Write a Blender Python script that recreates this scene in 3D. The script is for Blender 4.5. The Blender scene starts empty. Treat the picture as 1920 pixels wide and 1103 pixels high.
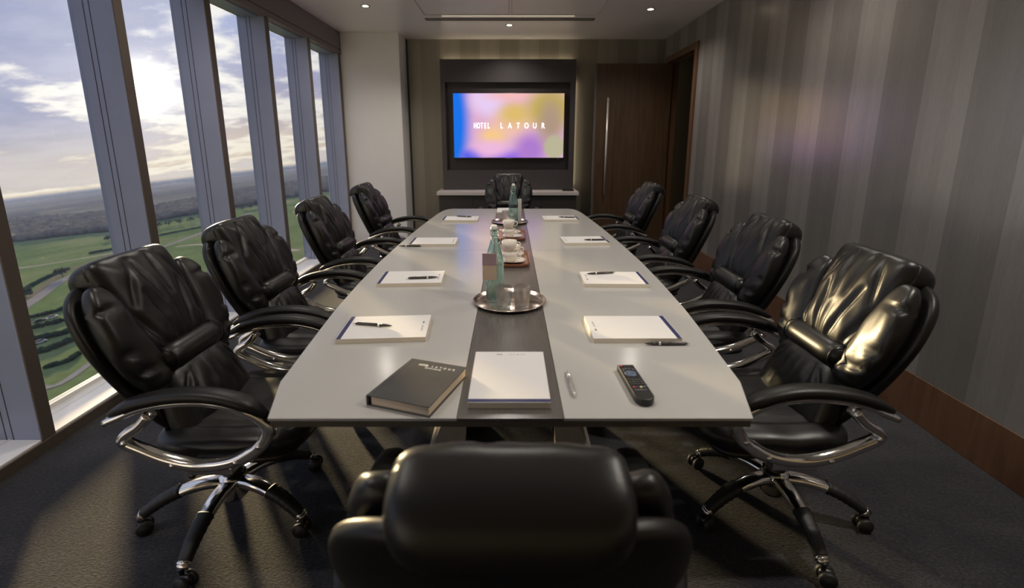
import bpy, bmesh, math, random
from mathutils import Vector, Matrix, noise
R = math.radians
random.seed(7)
SC = bpy.context.scene
COL = SC.collection

# ------------------------------------------------------------------ materials
def new_mat(name):
    m = bpy.data.materials.new(name); m.use_nodes = True
    nt = m.node_tree
    for n in list(nt.nodes): nt.nodes.remove(n)
    out = nt.nodes.new('ShaderNodeOutputMaterial')
    b = nt.nodes.new('ShaderNodeBsdfPrincipled')
    nt.links.new(b.outputs[0], out.inputs[0])
    return m, nt, b, out
def N(nt, t, **kw):
    n = nt.nodes.new(t)
    for k, v in kw.items():
        if hasattr(n, k): setattr(n, k, v)
        else: n.inputs[k.replace('_', ' ')].default_value = v
    return n
def ramp(nt, stops, interp='LINEAR'):
    r = nt.nodes.new('ShaderNodeValToRGB'); r.color_ramp.interpolation = interp
    el = r.color_ramp.elements
    while len(el) < len(stops): el.new(0.5)
    for e, (p, c) in zip(el, stops): e.position = p; e.color = (*c, 1)
    return r
def coords(nt, scale=(1, 1, 1), rot=(0, 0, 0)):
    tc = nt.nodes.new('ShaderNodeTexCoord'); mp = nt.nodes.new('ShaderNodeMapping')
    mp.inputs['Scale'].default_value = scale; mp.inputs['Rotation'].default_value = rot
    nt.links.new(tc.outputs['Object'], mp.inputs[0]); return mp
def simple(name, col, rough=.5, metal=0., var=.06, nscale=30, bump=0., bscale=200, coat=0., spec=.5, stretch=(1, 1, 1)):
    m, nt, b, out = new_mat(name)
    mp = coords(nt, stretch)
    nz = N(nt, 'ShaderNodeTexNoise', Scale=nscale, Detail=4.0); nt.links.new(mp.outputs[0], nz.inputs['Vector'])
    r = ramp(nt, [(.3, tuple(c * (1 - var) for c in col)), (.7, tuple(min(1, c * (1 + var)) for c in col))])
    nt.links.new(nz.outputs['Fac'], r.inputs[0]); nt.links.new(r.outputs[0], b.inputs['Base Color'])
    b.inputs['Roughness'].default_value = rough; b.inputs['Metallic'].default_value = metal
    b.inputs['Coat Weight'].default_value = coat; b.inputs['Specular IOR Level'].default_value = spec
    if bump:
        n2 = N(nt, 'ShaderNodeTexNoise', Scale=bscale, Detail=3.0); nt.links.new(mp.outputs[0], n2.inputs['Vector'])
        bp = N(nt, 'ShaderNodeBump', Strength=bump, Distance=.002); nt.links.new(n2.outputs['Fac'], bp.inputs['Height'])
        nt.links.new(bp.outputs[0], b.inputs['Normal'])
    return m
def wood(name, c1, c2, scale=3., rough=.45, axis='Z', coat=.1):
    m, nt, b, out = new_mat(name)
    st = {'Z': (9, 9, .6), 'X': (.6, 9, 9), 'Y': (9, .6, 9)}[axis]
    mp = coords(nt, st)
    nz = N(nt, 'ShaderNodeTexNoise', Scale=scale, Detail=8.0, Roughness=.65, Distortion=.4); nt.links.new(mp.outputs[0], nz.inputs['Vector'])
    r = ramp(nt, [(.25, c1), (.5, tuple((a + d) / 2 for a, d in zip(c1, c2))), (.75, c2)])
    nt.links.new(nz.outputs['Fac'], r.inputs[0]); nt.links.new(r.outputs[0], b.inputs['Base Color'])
    b.inputs['Roughness'].default_value = rough; b.inputs['Coat Weight'].default_value = coat
    bp = N(nt, 'ShaderNodeBump', Strength=.15, Distance=.001); nt.links.new(nz.outputs['Fac'], bp.inputs['Height']); nt.links.new(bp.outputs[0], b.inputs['Normal'])
    return m
def wallpaper(name, axis, c1, c2, rough, bumpy=.25):
    # vertical stripes of differing width and tone, fine woven grain, slight sheen
    m, nt, b, out = new_mat(name)
    tc = nt.nodes.new('ShaderNodeTexCoord'); sp = nt.nodes.new('ShaderNodeSeparateXYZ'); nt.links.new(tc.outputs['Object'], sp.inputs[0])
    s = sp.outputs[axis]
    mul = N(nt, 'ShaderNodeMath', operation='MULTIPLY_ADD'); mul.inputs[1].default_value = 1 / .53; mul.inputs[2].default_value = 10 + .41 / .53; nt.links.new(s, mul.inputs[0])
    fr = N(nt, 'ShaderNodeMath', operation='FRACT'); nt.links.new(mul.outputs[0], fr.inputs[0])
    a = lambda t: tuple(x + (y - x) * t for x, y in zip(c1, c2))
    r = ramp(nt, [(0, a(1.)), (.15, a(.78)), (.26, a(.92)), (.40, a(.7)), (.49, a(0.)), (.66, a(.12)), (.80, a(.04)), (.93, a(.18))], 'CONSTANT')
    nt.links.new(fr.outputs[0], r.inputs[0])
    st = [260, 260, 260]; st[2] = 18
    mp = nt.nodes.new('ShaderNodeMapping'); mp.inputs['Scale'].default_value = st; nt.links.new(tc.outputs['Object'], mp.inputs[0])
    nz = N(nt, 'ShaderNodeTexNoise', Scale=1.0, Detail=3.0); nt.links.new(mp.outputs[0], nz.inputs['Vector'])
    st2 = [60, 60, 400]
    mp2 = nt.nodes.new('ShaderNodeMapping'); mp2.inputs['Scale'].default_value = st2; nt.links.new(tc.outputs['Object'], mp2.inputs[0])
    nz2 = N(nt, 'ShaderNodeTexNoise', Scale=1.0, Detail=2.0); nt.links.new(mp2.outputs[0], nz2.inputs['Vector'])
    ad = N(nt, 'ShaderNodeMath', operation='ADD'); nt.links.new(nz.outputs['Fac'], ad.inputs[0]); nt.links.new(nz2.outputs['Fac'], ad.inputs[1])
    mx = N(nt, 'ShaderNodeMixRGB', blend_type='MULTIPLY'); mx.inputs[0].default_value = .25
    nt.links.new(r.outputs[0], mx.inputs[1]); nt.links.new(nz.outputs['Fac'], mx.inputs[2])
    nt.links.new(mx.outputs[0], b.inputs['Base Color'])
    bp = N(nt, 'ShaderNodeBump', Strength=bumpy, Distance=.0006); nt.links.new(ad.outputs[0], bp.inputs['Height']); nt.links.new(bp.outputs[0], b.inputs['Normal'])
    b.inputs['Roughness'].default_value = rough
    b.inputs['Specular IOR Level'].default_value = .55
    b.inputs['Metallic'].default_value = .5
    return m
def emis(name, col, s):
    m, nt, b, out = new_mat(name)
    nt.nodes.remove(b)
    e = N(nt, 'ShaderNodeEmission', Strength=s); e.inputs[0].default_value = (*col, 1); nt.links.new(e.outputs[0], out.inputs[0])
    return m
def glass_mat(name, tint, rough=0.02, ior=1.45):
    m, nt, b, out = new_mat(name)
    nt.nodes.remove(b)
    t = N(nt, 'ShaderNodeBsdfTransparent'); t.inputs[0].default_value = (*tint, 1)
    g = N(nt, 'ShaderNodeBsdfGlossy', Roughness=rough)
    f = N(nt, 'ShaderNodeFresnel', IOR=ior); mx = nt.nodes.new('ShaderNodeMixShader')
    ge = nt.nodes.new('ShaderNodeNewGeometry'); inv = N(nt, 'ShaderNodeMath', operation='SUBTRACT'); inv.inputs[0].default_value = 1.
    nt.links.new(ge.outputs['Backfacing'], inv.inputs[1]); ml = N(nt, 'ShaderNodeMath', operation='MULTIPLY')
    nt.links.new(f.outputs[0], ml.inputs[0]); nt.links.new(inv.outputs[0], ml.inputs[1])     # a pane mirrors once, on the face you look at
    nt.links.new(ml.outputs[0], mx.inputs[0]); nt.links.new(t.outputs[0], mx.inputs[1]); nt.links.new(g.outputs[0], mx.inputs[2])
    nt.links.new(mx.outputs[0], out.inputs[0]); return m
def real_glass(name, col, ior=1.45):
    m, nt, b, out = new_mat(name)
    b.inputs['Base Color'].default_value = (*col, 1); b.inputs['Roughness'].default_value = .02
    b.inputs['Transmission Weight'].default_value = 1; b.inputs['IOR'].default_value = ior
    return m

def mixed_glass(name, col, k):
    # refracting glass that also lets light straight through, so its shadow is not black
    m, nt, b, out = new_mat(name); nt.nodes.remove(b)
    g = N(nt, 'ShaderNodeBsdfGlass', Roughness=.01, IOR=1.4); g.inputs[0].default_value = (*col, 1)
    t = N(nt, 'ShaderNodeBsdfTransparent'); t.inputs[0].default_value = (*col, 1)
    mx = N(nt, 'ShaderNodeMixShader'); mx.inputs[0].default_value = k
    nt.links.new(t.outputs[0], mx.inputs[1]); nt.links.new(g.outputs[0], mx.inputs[2]); nt.links.new(mx.outputs[0], out.inputs[0]); return m
M = {}
M['leather'] = simple('black_leather', (.0065, .006, .006), .37, bump=.15, bscale=320, coat=.0, spec=.40)
M['leather_matt'] = simple('black_leather_back', (.006, .0055, .005), .42, bump=.15, bscale=300, spec=.32)
M['plastic'] = simple('black_plastic', (.010, .010, .011), .35, bump=.1)
M['rubber'] = simple('black_rubber', (.012, .012, .012), .55)
M['chrome'] = simple('polished_chrome', (.72, .70, .68), .13, 1.0, var=.02)
M['steel'] = simple('brushed_steel', (.45, .42, .39), .28, 1.0, var=.05, stretch=(1, 1, 12))
M['handle'] = simple('satin_handle', (.75, .70, .66), .35, .5)
M['tabletop'] = simple('grey_back_painted_glass', (.44, .43, .415), .17, var=.015, nscale=4, spec=.85)
M['inlay'] = simple('dark_inlay', (.085, .078, .070), .24, var=.16, nscale=5, stretch=(60, 1.5, 20), spec=.8)
M['tableedge'] = simple('table_edge', (.10, .085, .065), .35)
M['tableleg'] = simple('champagne_metal', (.48, .42, .34), .4, .3)
M['paper'] = simple('pad_paper', (.66, .64, .63), .7, var=.01)
M['paperedge'] = simple('pad_paper_edge', (.70, .62, .50), .8, var=.05, nscale=300, stretch=(1, 1, 20))
M['navy'] = simple('navy_band', (.010, .012, .085), .5)
M['ink'] = simple('grey_ink', (.22, .22, .26), .6)
M['bookcover'] = simple('book_cover', (.040, .037, .034), .42, var=.25, nscale=9, bump=.3, bscale=500)
M['bookpages'] = simple('book_pages', (.66, .54, .40), .8, var=.08, nscale=400, stretch=(1, 1, 30))
M['silver'] = simple('silver_foil', (.75, .72, .68), .25, .8)
M['foil'] = simple('pale_foil', (.75, .72, .66), .5)
M['penbody'] = simple('pen_body', (.06, .055, .055), .3, .3)
M['white_china'] = simple('white_china', (.80, .74, .66), .12, var=.01, coat=.5)
M['copper'] = simple('brown_leather_tray', (.22, .085, .045), .3, coat=.3)
M['traymetal'] = simple('steel_tray', (.62, .52, .47), .2, .95)
M['bottle'] = mixed_glass('green_bottle_glass', (.86, .955, .935), .8)
M['clear'] = mixed_glass('clear_glass', (.97, .98, .98), .5)
M['ceramic'] = simple('stopper', (.85, .83, .78), .25)
M['wire'] = simple('wire', (.6, .58, .55), .25, 1.0)
M['card'] = simple('card', (.55, .42, .30), .6)
M['whitecard'] = simple('white_card', (.75, .74, .70), .6, var=.01)
M['blackcard'] = simple('black_label', (.02, .025, .03), .5)
M['remote'] = simple('remote_body', (.010, .010, .010), .35)
for k, c in dict(red=(.45, .015, .03), grey=(.12, .13, .16), blue=(.06, .09, .16), yellow=(.6, .6, .3), green=(.02, .15, .05), dark=(.04, .04, .045)).items():
    M['key_' + k] = simple('key_' + k, c, .4)
M['ceiling'] = simple('ceiling_paint', (.95, .90, .90), .34, var=.01, nscale=2, spec=.9, coat=.25)
M['white_metal'] = simple('white_trim', (.62, .57, .56), .45, var=.01)
M['vent'] = simple('vent_dark', (.10, .085, .085), .6)
M['column'] = simple('column_paint', (.84, .81, .79), .5, var=.015, nscale=3)
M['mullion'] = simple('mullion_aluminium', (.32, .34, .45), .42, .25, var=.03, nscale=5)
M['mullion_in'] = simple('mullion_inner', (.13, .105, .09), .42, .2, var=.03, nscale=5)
M['groove'] = simple('mullion_groove', (.03, .03, .035), .6)
M['sill'] = simple('sill_white', (.78, .76, .74), .4, var=.02)
M['kick'] = simple('sill_kick', (.09, .07, .055), .5)
M['header'] = simple('blind_box', (.20, .165, .17), .5, var=.02)
M['tvpanel'] = simple('charcoal_panel', (.052, .045, .048), .5, var=.06, nscale=60)
M['tvrecess'] = simple('charcoal_recess', (.035, .028, .03), .45, var=.06)
M['tvbody'] = simple('tv_body', (.008, .008, .009), .25)
M['credenza'] = simple('credenza_body', (.040, .038, .034), .45, var=.05)
M['credtop'] = simple('credenza_top', (.62, .56, .54), .3, var=.02)
M['door'] = wood('door_walnut', (.040, .021, .010), (.105, .058, .028), 3.2, .42, 'Z')
M['frame'] = wood('frame_walnut', (.075, .035, .018), (.16, .08, .042), 3., .4, 'Z')
M['skirting'] = wood('skirting_walnut', (.085, .040, .020), (.165, .082, .042), 3., .45, 'Z')
M['corridor'] = simple('corridor_dark', (.03, .028, .025), .8)
M['wall_r'] = wallpaper('striped_wallpaper', 1, (.31, .292, .275), (.44, .418, .396), .22)
M['wall_b'] = wallpaper('striped_wallpaper_back', 0, (.27, .245, .20), (.36, .33, .275), .5, .15)
M['wall_p'] = simple('plain_wall', (.14, .13, .12), .6)
M['lampring'] = simple('lamp_ring', (.35, .33, .31), .35, .4)
M['lamp'] = emis('lamp_glow', (1., .86, .62), 14)
M['led'] = emis('led_glow', (1., .84, .58), 4.)
M['glass'] = glass_mat('window_glass', (.93, .95, .96), 0., 1.38)

def carpet():
    m, nt, b, out = new_mat('carpet')
    mp = coords(nt, (1, 1, 1))
    mp2 = coords(nt, (70, 240, 70), (0, 0, R(38)))
    n1 = N(nt, 'ShaderNodeTexNoise', Scale=90.0, Detail=4.0, Roughness=.7); nt.links.new(mp.outputs[0], n1.inputs['Vector'])
    n2 = N(nt, 'ShaderNodeTexNoise', Scale=1.0, Detail=3.0, Roughness=.6); nt.links.new(mp2.outputs[0], n2.inputs['Vector'])
    n3 = N(nt, 'ShaderNodeTexNoise', Scale=5.0, Detail=3.0); nt.links.new(mp.outputs[0], n3.inputs['Vector'])
    ad = N(nt, 'ShaderNodeMath', operation='ADD'); nt.links.new(n1.outputs['Fac'], ad.inputs[0]); nt.links.new(n2.outputs['Fac'], ad.inputs[1])
    ad2 = N(nt, 'ShaderNodeMath', operation='MULTIPLY_ADD'); nt.links.new(ad.outputs[0], ad2.inputs[0]); ad2.inputs[1].default_value = .42
    ml = N(nt, 'ShaderNodeMath', operation='MULTIPLY'); ml.inputs[1].default_value = .16; nt.links.new(n3.outputs['Fac'], ml.inputs[0]); nt.links.new(ml.outputs[0], ad2.inputs[2])
    r = ramp(nt, [(.36, (.006, .006, .009)), (.50, (.020, .020, .026)), (.64, (.058, .054, .061))])
    nt.links.new(ad2.outputs[0], r.inputs[0]); nt.links.new(r.outputs[0], b.inputs['Base Color'])
    b.inputs['Roughness'].default_value = .95; b.inputs['Specular IOR Level'].default_value = .15
    b.inputs['Sheen Weight'].default_value = .15
    bp = N(nt, 'ShaderNodeBump', Strength=.9, Distance=.006); nt.links.new(ad.outputs[0], bp.inputs['Height']); nt.links.new(bp.outputs[0], b.inputs['Normal'])
    return m
M['carpet'] = carpet()

def screen_mat():
    m, nt, b, out = new_mat('tv_picture'); nt.nodes.remove(b)
    tc = nt.nodes.new('ShaderNodeTexCoord')
    # generated 0..1 across the picture; soft out-of-focus blobs of colour
    def blob(cx, cz, rx, rz, soft=.5):
        mp = nt.nodes.new('ShaderNodeMapping'); mp.inputs['Location'].default_value = (-cx / rx, 0, -cz / rz); mp.inputs['Scale'].default_value = (1 / rx, 0, 1 / rz)
        nt.links.new(tc.outputs['Object'], mp.inputs[0])
        g = N(nt, 'ShaderNodeVectorMath', operation='LENGTH'); nt.links.new(mp.outputs[0], g.inputs[0])
        mr = N(nt, 'ShaderNodeMapRange', interpolation_type='SMOOTHSTEP'); mr.inputs[1].default_value = 1 + soft; mr.inputs[2].default_value = 1 - soft
        nt.links.new(g.outputs['Value'], mr.inputs[0]); return mr.outputs[0]
    cur = nt.nodes.new('ShaderNodeRGB'); cur.outputs[0].default_value = (.72, .42, .62, 1); cur = cur.outputs[0]
    def over(c, mask, col):
        mx = nt.nodes.new('ShaderNodeMixRGB'); nt.links.new(mask, mx.inputs[0]); nt.links.new(c, mx.inputs[1]); mx.inputs[2].default_value = (*col, 1); return mx.outputs[0]
    for a in [((-.80, .06, .26, .9, .42), (.012, .17, .80)), ((-.50, -.40, .14, .1, .6), (.10, .12, .80)), ((.0, -.42, .30, .10, .8), (.28, .14, .75)),
              ((.05, .05, .30, .22, .6), (.85, .52, .42)), ((-.27, .36, .24, .22, .5), (.80, .60, .88)), ((.30, -.30, .2, .2, .7), (.42, .20, .62)),
              ((.08, .16, .20, .14, .8), (.72, .50, .16)), ((-.22, -.14, .16, .12, .8), (.92, .58, .25)), ((.05, .40, .3, .08, .8), (.90, .50, .50)),
              ((.55, .22, .30, .26, .5), (.55, .42, .08)), ((.56, .05, .16, .3, .8), (.42, .30, .22)), ((.62, -.28, .14, .16, .25), (.48, .45, .30)),
              ((-.25, -.30, .22, .10, .8), (.85, .48, .72))]:
        cur = over(cur, blob(*a[0]), a[1])
    e = N(nt, 'ShaderNodeEmission', Strength=.72); nt.links.new(cur, e.inputs[0]); nt.links.new(e.outputs[0], out.inputs[0])
    return m
M['screen'] = screen_mat()
M['screentext'] = emis('tv_lettering', (1, .96, .98), 1.6)

# ------------------------------------------------------------------ mesh tools
class MB:
    def __init__(s): s.v = []; s.f = []; s.sm = []
    def add(s, vs, fs, smooth=True, T=None):
        o = len(s.v)
        s.v += [tuple(T @ Vector(p)) if T is not None else tuple(p) for p in vs]
        s.f += [tuple(i + o for i in f) for f in fs]; s.sm += [smooth] * len(fs); return s
    def bm(s, bm, smooth=False, T=None):
        bm.verts.ensure_lookup_table(); bm.verts.index_update()
        s.add([v.co[:] for v in bm.verts], [[v.index for v in f.verts] for f in bm.faces], smooth, T); bm.free(); return s
    def box(s, x0, x1, y0, y1, z0, z1, bev=0., seg=2, T=None):
        bm = bmesh.new(); bmesh.ops.create_cube(bm, size=1)
        for v in bm.verts: v.co = Vector(((x0 + x1) / 2 + v.co.x * (x1 - x0), (y0 + y1) / 2 + v.co.y * (y1 - y0), (z0 + z1) / 2 + v.co.z * (z1 - z0)))
        if bev: bmesh.ops.bevel(bm, geom=bm.edges[:], offset=bev, segments=seg, affect='EDGES', profile=.6)
        return s.bm(bm, False, T)
    def prism(s, poly, z0, z1, bev=0., seg=2, T=None, smooth=False):
        bm = bmesh.new(); vs = [bm.verts.new((x, y, z0)) for x, y in poly]; f = bm.faces.new(vs)
        r = bmesh.ops.extrude_face_region(bm, geom=[f])
        for e in r['geom']:
            if isinstance(e, bmesh.types.BMVert): e.co.z = z1
        bmesh.ops.recalc_face_normals(bm, faces=bm.faces[:])
        if bev:
            es = [e for e in bm.edges if abs(e.verts[0].co.z - e.verts[1].co.z) < 1e-6]
            bmesh.ops.bevel(bm, geom=es, offset=bev, segments=seg, affect='EDGES', profile=.6)
        return s.bm(bm, smooth, T)
    def lathe(s, prof, n=40, T=None):
        vs = []; fs = []
        for r, z in prof:
            for k in range(n):
                a = 2 * math.pi * k / n; vs.append((r * math.cos(a), r * math.sin(a), z))
        for i in range(len(prof) - 1):
            for k in range(n): fs.append((i * n + k, i * n + (k + 1) % n, (i + 1) * n + (k + 1) % n, (i + 1) * n + k))
        if prof[0][0] > 1e-5: fs.append(tuple(reversed(range(n))))
        if prof[-1][0] > 1e-5: fs.append(tuple(range((len(prof) - 1) * n, len(prof) * n)))
        bm = bmesh.new(); bv = [bm.verts.new(p) for p in vs]
        for f in fs:
            try: bm.faces.new([bv[i] for i in f])
            except ValueError: pass
        bmesh.ops.remove_doubles(bm, verts=bm.verts[:], dist=1e-6)
        bmesh.ops.recalc_face_normals(bm, faces=bm.faces[:])
        return s.bm(bm, True, T)
    def tube(s, pts, ra, rb=None, up=(0, 0, 1), n=12, T=None, power=2., closed=False):
        # sweep of a superellipse: ra across (side), rb along the local up; ra/rb may be lists
        P = [Vector(p) for p in pts]; m = len(P)
        ra = ra if isinstance(ra, (list, tuple)) else [ra] * m
        rb = ra if rb is None else (rb if isinstance(rb, (list, tuple)) else [rb] * m)
        vs = []; fs = []
        for i in range(m):
            if closed: t = (P[(i + 1) % m] - P[i - 1])
            else: t = P[min(i + 1, m - 1)] - P[max(i - 1, 0)]
            t.normalize(); u = Vector(up); sd = t.cross(u)
            if sd.length < 1e-4: sd = t.cross(Vector((1, 0, 0)))
            sd.normalize(); uu = sd.cross(t).normalized()
            for k in range(n):
                a = 2 * math.pi * k / n; c, q = math.cos(a), math.sin(a)
                cc = math.copysign(abs(c) ** (2 / power), c); qq = math.copysign(abs(q) ** (2 / power), q)
                vs.append(tuple(P[i] + sd * cc * ra[i] + uu * qq * rb[i]))
        for i in range(m if closed else m - 1):
            j = (i + 1) % m
            for k in range(n): fs.append((i * n + k, i * n + (k + 1) % n, j * n + (k + 1) % n, j * n + k))
        if not closed: fs.append(tuple(reversed(range(n)))); fs.append(tuple(range((m - 1) * n, m * n)))
        return s.add(vs, fs, True, T)
    def cushion(s, hx, hy, hz, kxy=4., kz=3., n=16, deform=None, T=None):
        # rounded pillow: cube sphere mapped to a superellipsoid
        bm = bmesh.new(); bmesh.ops.create_cube(bm, size=2)
        bmesh.ops.subdivide_edges(bm, edges=bm.edges[:], cuts=n - 1, use_grid_fill=True)
        for v in bm.verts:
            q = v.co.copy()
            # even the spacing out a little
            q = Vector([math.sin(c * math.pi / 2) * .35 + c * .65 for c in q])
            L = ((abs(q.x) ** kxy + abs(q.y) ** kxy) ** (kz / kxy) + abs(q.z) ** kz) ** (1 / kz)
            q = q / L; p = Vector((q.x * hx, q.y * hy, q.z * hz))
            v.co = deform(p, q) if deform else p
        bmesh.ops.recalc_face_normals(bm, faces=bm.faces[:])
        return s.bm(bm, True, T)
    def build(s, name, mat, parent=None):
        me = bpy.data.meshes.new(name); me.from_pydata(s.v, [], s.f)
        me.polygons.foreach_set('use_smooth', s.sm); me.materials.append(mat); me.update()
        o = bpy.data.objects.new(name, me); COL.objects.link(o)
        if parent: o.parent = parent
        return o
def smooth_path(pts, sub=4, closed=False):
    P = [Vector(p) for p in pts]; out = []; n = len(P)
    rng = range(n if closed else n - 1)
    for i in rng:
        if closed: a, b, c, d = P[i - 1], P[i], P[(i + 1) % n], P[(i + 2) % n]
        else: a, b, c, d = P[max(i - 1, 0)], P[i], P[i + 1], P[min(i + 2, n - 1)]
        for k in range(sub):
            t = k / sub
            out.append(.5 * ((2 * b) + (c - a) * t + (2 * a - 5 * b + 4 * c - d) * t * t + (3 * b - a - 3 * c + d) * t ** 3))
    if not closed: out.append(P[-1])
    return [tuple(p) for p in out]
def empty(name, loc, label=None, cat=None, group=None, rz=0):
    o = bpy.data.objects.new(name, None); COL.objects.link(o); o.location = loc; o.rotation_euler = (0, 0, rz); o.empty_display_size = .1
    return tag(o, label, cat, group)
def tag(o, label=None, cat=None, group=None, kind=None):
    if label: o['label'] = label
    if cat: o['category'] = cat
    if group: o['group'] = group
    if kind: o['kind'] = kind
    return o
def struct(mb, name, mat, parent=None):
    o = mb.build(name, mat, parent)
    if parent is None: o['kind'] = 'structure'
    return o
def copy_tree(o, parent=None):
    c = o.copy(); COL.objects.link(c)
    if parent: c.parent = parent
    for ch in list(o.children): copy_tree(ch, c)
    return c
def place(o, loc, rz, label=None, group=None):
    o.location = loc; o.rotation_euler = (o.rotation_euler.x, o.rotation_euler.y, rz)
    if label: o['label'] = label
    if group: o['group'] = group
    return o
def text(name, body, size, mat, parent=None, loc=(0, 0, 0), rot=(0, 0, 0), sx=1., spacing=1., align='CENTER', ext=.0003, bold=0.):
    cu = bpy.data.curves.new(name, 'FONT'); cu.body = body; cu.size = size; cu.align_x = align; cu.align_y = 'CENTER'
    cu.space_character = spacing; cu.extrude = ext; cu.offset = bold; cu.resolution_u = 3
    tmp = bpy.data.objects.new(name + '_tmp', cu); COL.objects.link(tmp)
    dg = bpy.context.evaluated_depsgraph_get(); dg.update()
    me = bpy.data.meshes.new_from_object(tmp.evaluated_get(dg)); bpy.data.objects.remove(tmp)
    me.materials.clear(); me.materials.append(mat)
    for v in me.vertices: v.co.x *= sx
    o = bpy.data.objects.new(name, me); COL.objects.link(o); o.location = loc; o.rotation_euler = rot
    if parent: o.parent = parent
    return o
def join_text(name, specs, mat, parent, loc=(0, 0, 0), rot=(0, 0, 0)):
    # several pieces of lettering printed on one surface, as one part
    mb = MB()
    for body, size, x, y, sx, spacing, bold in specs:
        o = text('t', body, size, mat, sx=sx, spacing=spacing, bold=bold, ext=.0002)
        me = o.data; mb.add([(v.co.x + x, v.co.y + y, v.co.z) for v in me.vertices], [tuple(p.vertices) for p in me.polygons], False)
        bpy.data.objects.remove(o)
    o = mb.build(name, mat, parent); o.location = loc; o.rotation_euler = rot; return o

# ------------------------------------------------------------------ the room
XL, XR, YB, YN, ZC = -2.15, 2.06, 6.82, -3.0, 2.73
XG = -2.37                                     # glazing line
struct(MB().box(XG - .05, XR + .001, YN, YB, -.12, 0), 'floor', M['carpet'])
struct(MB().box(XG - .05, XR, YN, YB, ZC, ZC + .15), 'ceiling', M['ceiling'])
struct(MB().box(-1.40, XR + .12, YB, YB + .12, 0, ZC), 'wall_back', M['wall_b'])
DY0, DY1, DZ = 5.63, 6.56, 2.40
struct(MB().box(XR, XR + .12, YN, DY0, .236, ZC).box(XR, XR + .12, DY1, YB, .0, ZC).box(XR, XR + .12, DY0, DY1, DZ, ZC), 'wall_right', M['wall_r'])
struct(MB().box(XR - .004, XR + .12, YN, DY0 - .075, 0, .236, .002), 'baseboard_right', M['skirting'])
struct(MB().box(XG - .05, XR + .12, YN - .12, YN, 0, ZC), 'wall_front', M['wall_p'])
# corner column
struct(MB().box(XL - .27, -1.40, 6.40, YB + .12, 0, ZC, .004), 'trim_1', M['column'])
struct(MB().box(-1.40, -1.375, YB - .012, YB - .001, 0, ZC), 'trim_2', M['groove'])
# wall behind the glazing line
MUL = [-3.0, -2.26, -1.42, -.58, .27, 1.115, 1.955, 2.80, 3.64, 4.50, 5.40, 6.33]
for i, y in enumerate(MUL):
    mb = MB().box(XG - .02, XL, y, y + .065, .0, 2.62, .003)
    o = struct(mb, 'trim_%d' % (i + 3), M['mullion'])
    # room-side cover strip, and the two dark joints running up the flank
    MB().box(XL - .002, XL + .006, y + .001, y + .064, .0, 2.47, .002).build('cover_strip', M['mullion_in'], o)
    MB().box(XG + .060, XG + .0635, y - .0012, y + .002, .06, 2.47).build('joint', M['groove'], o)
    MB().box(XG + .092, XG + .0955, y - .0012, y + .002, .06, 2.47).build('joint', M['groove'], o)
for i in range(len(MUL) - 1):
    y0, y1 = MUL[i] + .065, MUL[i + 1]
    mb = MB().box(XG - .02, XL + .001, y0, y1, -.01, .062, .002).box(XG - .02, XG + .02, y0, y1, .062, .085).box(XG + .07, XG + .076, y0, y1, .0618, .0645)
    w = struct(mb, 'window_%d' % (i + 1), M['sill'])
    MB().box(XG - .006, XG + .006, y0, y1, .085, 2.62).build('glass_pane', M['glass'], w)
struct(MB().box(XL, XL + .012, YN, 6.40, 0, .052), 'baseboard_left', M['kick'])
hd = struct(MB().box(XG - .02, XL + .02, YN, 6.40, 2.47, ZC, .003), 'trim_40', M['header'])
MB().box(XL + .0195, XL + .022, YN, 6.40, 2.515, 2.523).build('shadow_gap', M['groove'], hd)
MB().box(XG + .02, XL - .05, YN, 6.40, 2.462, 2.471).build('soffit_panel', M['mullion'], hd)
# door opening, frame, leaf, dark corridor beyond
fr = MB()
for (a, b_) in ((DY0 - .075, DY0 + .005), (DY1 - .005, DY1 + .075)):
    fr.box(XR - .022, XR + .13, a, b_, 0, DZ + .07, .003)
fr.box(XR - .022, XR + .13, DY0 + .005, DY1 - .005, DZ - .005, DZ + .07, .003)
fr.box(XR + .05, XR + .09, DY0, DY0 + .02, 0, DZ).box(XR + .05, XR + .09, DY0, DY1, DZ - .02, DZ)
struct(fr, 'trim_21', M['frame'])
d = struct(MB().box(1.12, 2.085, 6.485, 6.53, .008, 2.375, .003), 'door_1', M['door'])
hb = MB().tube([(1.262, 6.44, .70), (1.262, 6.44, 1.95)], .013, n=14)
for z in (.80, 1.85): hb.tube([(1.262, 6.44, z), (1.262, 6.486, z)], .008, n=10, up=(0, 0, 1))
hb.build('door_handle', M['handle'], d)
MB().box(1.10, 1.121, 6.49, 6.525, .008, 2.375).build('edge_strip', M['vent'], d)
struct(MB().box(XR + .12, XR + 1.5, 5.0, 7.4, -.1, 0), 'floor_corridor', M['corridor'])
struct(MB().box(XR + 1.4, XR + 1.5, 5.0, 7.4, 0, ZC), 'wall_corridor', M['corridor'])
struct(MB().box(XR + .12, XR + 1.4, 4.9, 5.0, 0, ZC), 'wall_corridor_near', M['corridor'])
struct(MB().box(XR + .12, XR + 1.4, 7.4, 7.5, 0, ZC), 'wall_corridor_far', M['corridor'])
struct(MB().box(XR + .12, XR + 1.5, 4.9, 7.5, ZC - .1, ZC), 'ceiling_corridor', M['corridor'])

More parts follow.
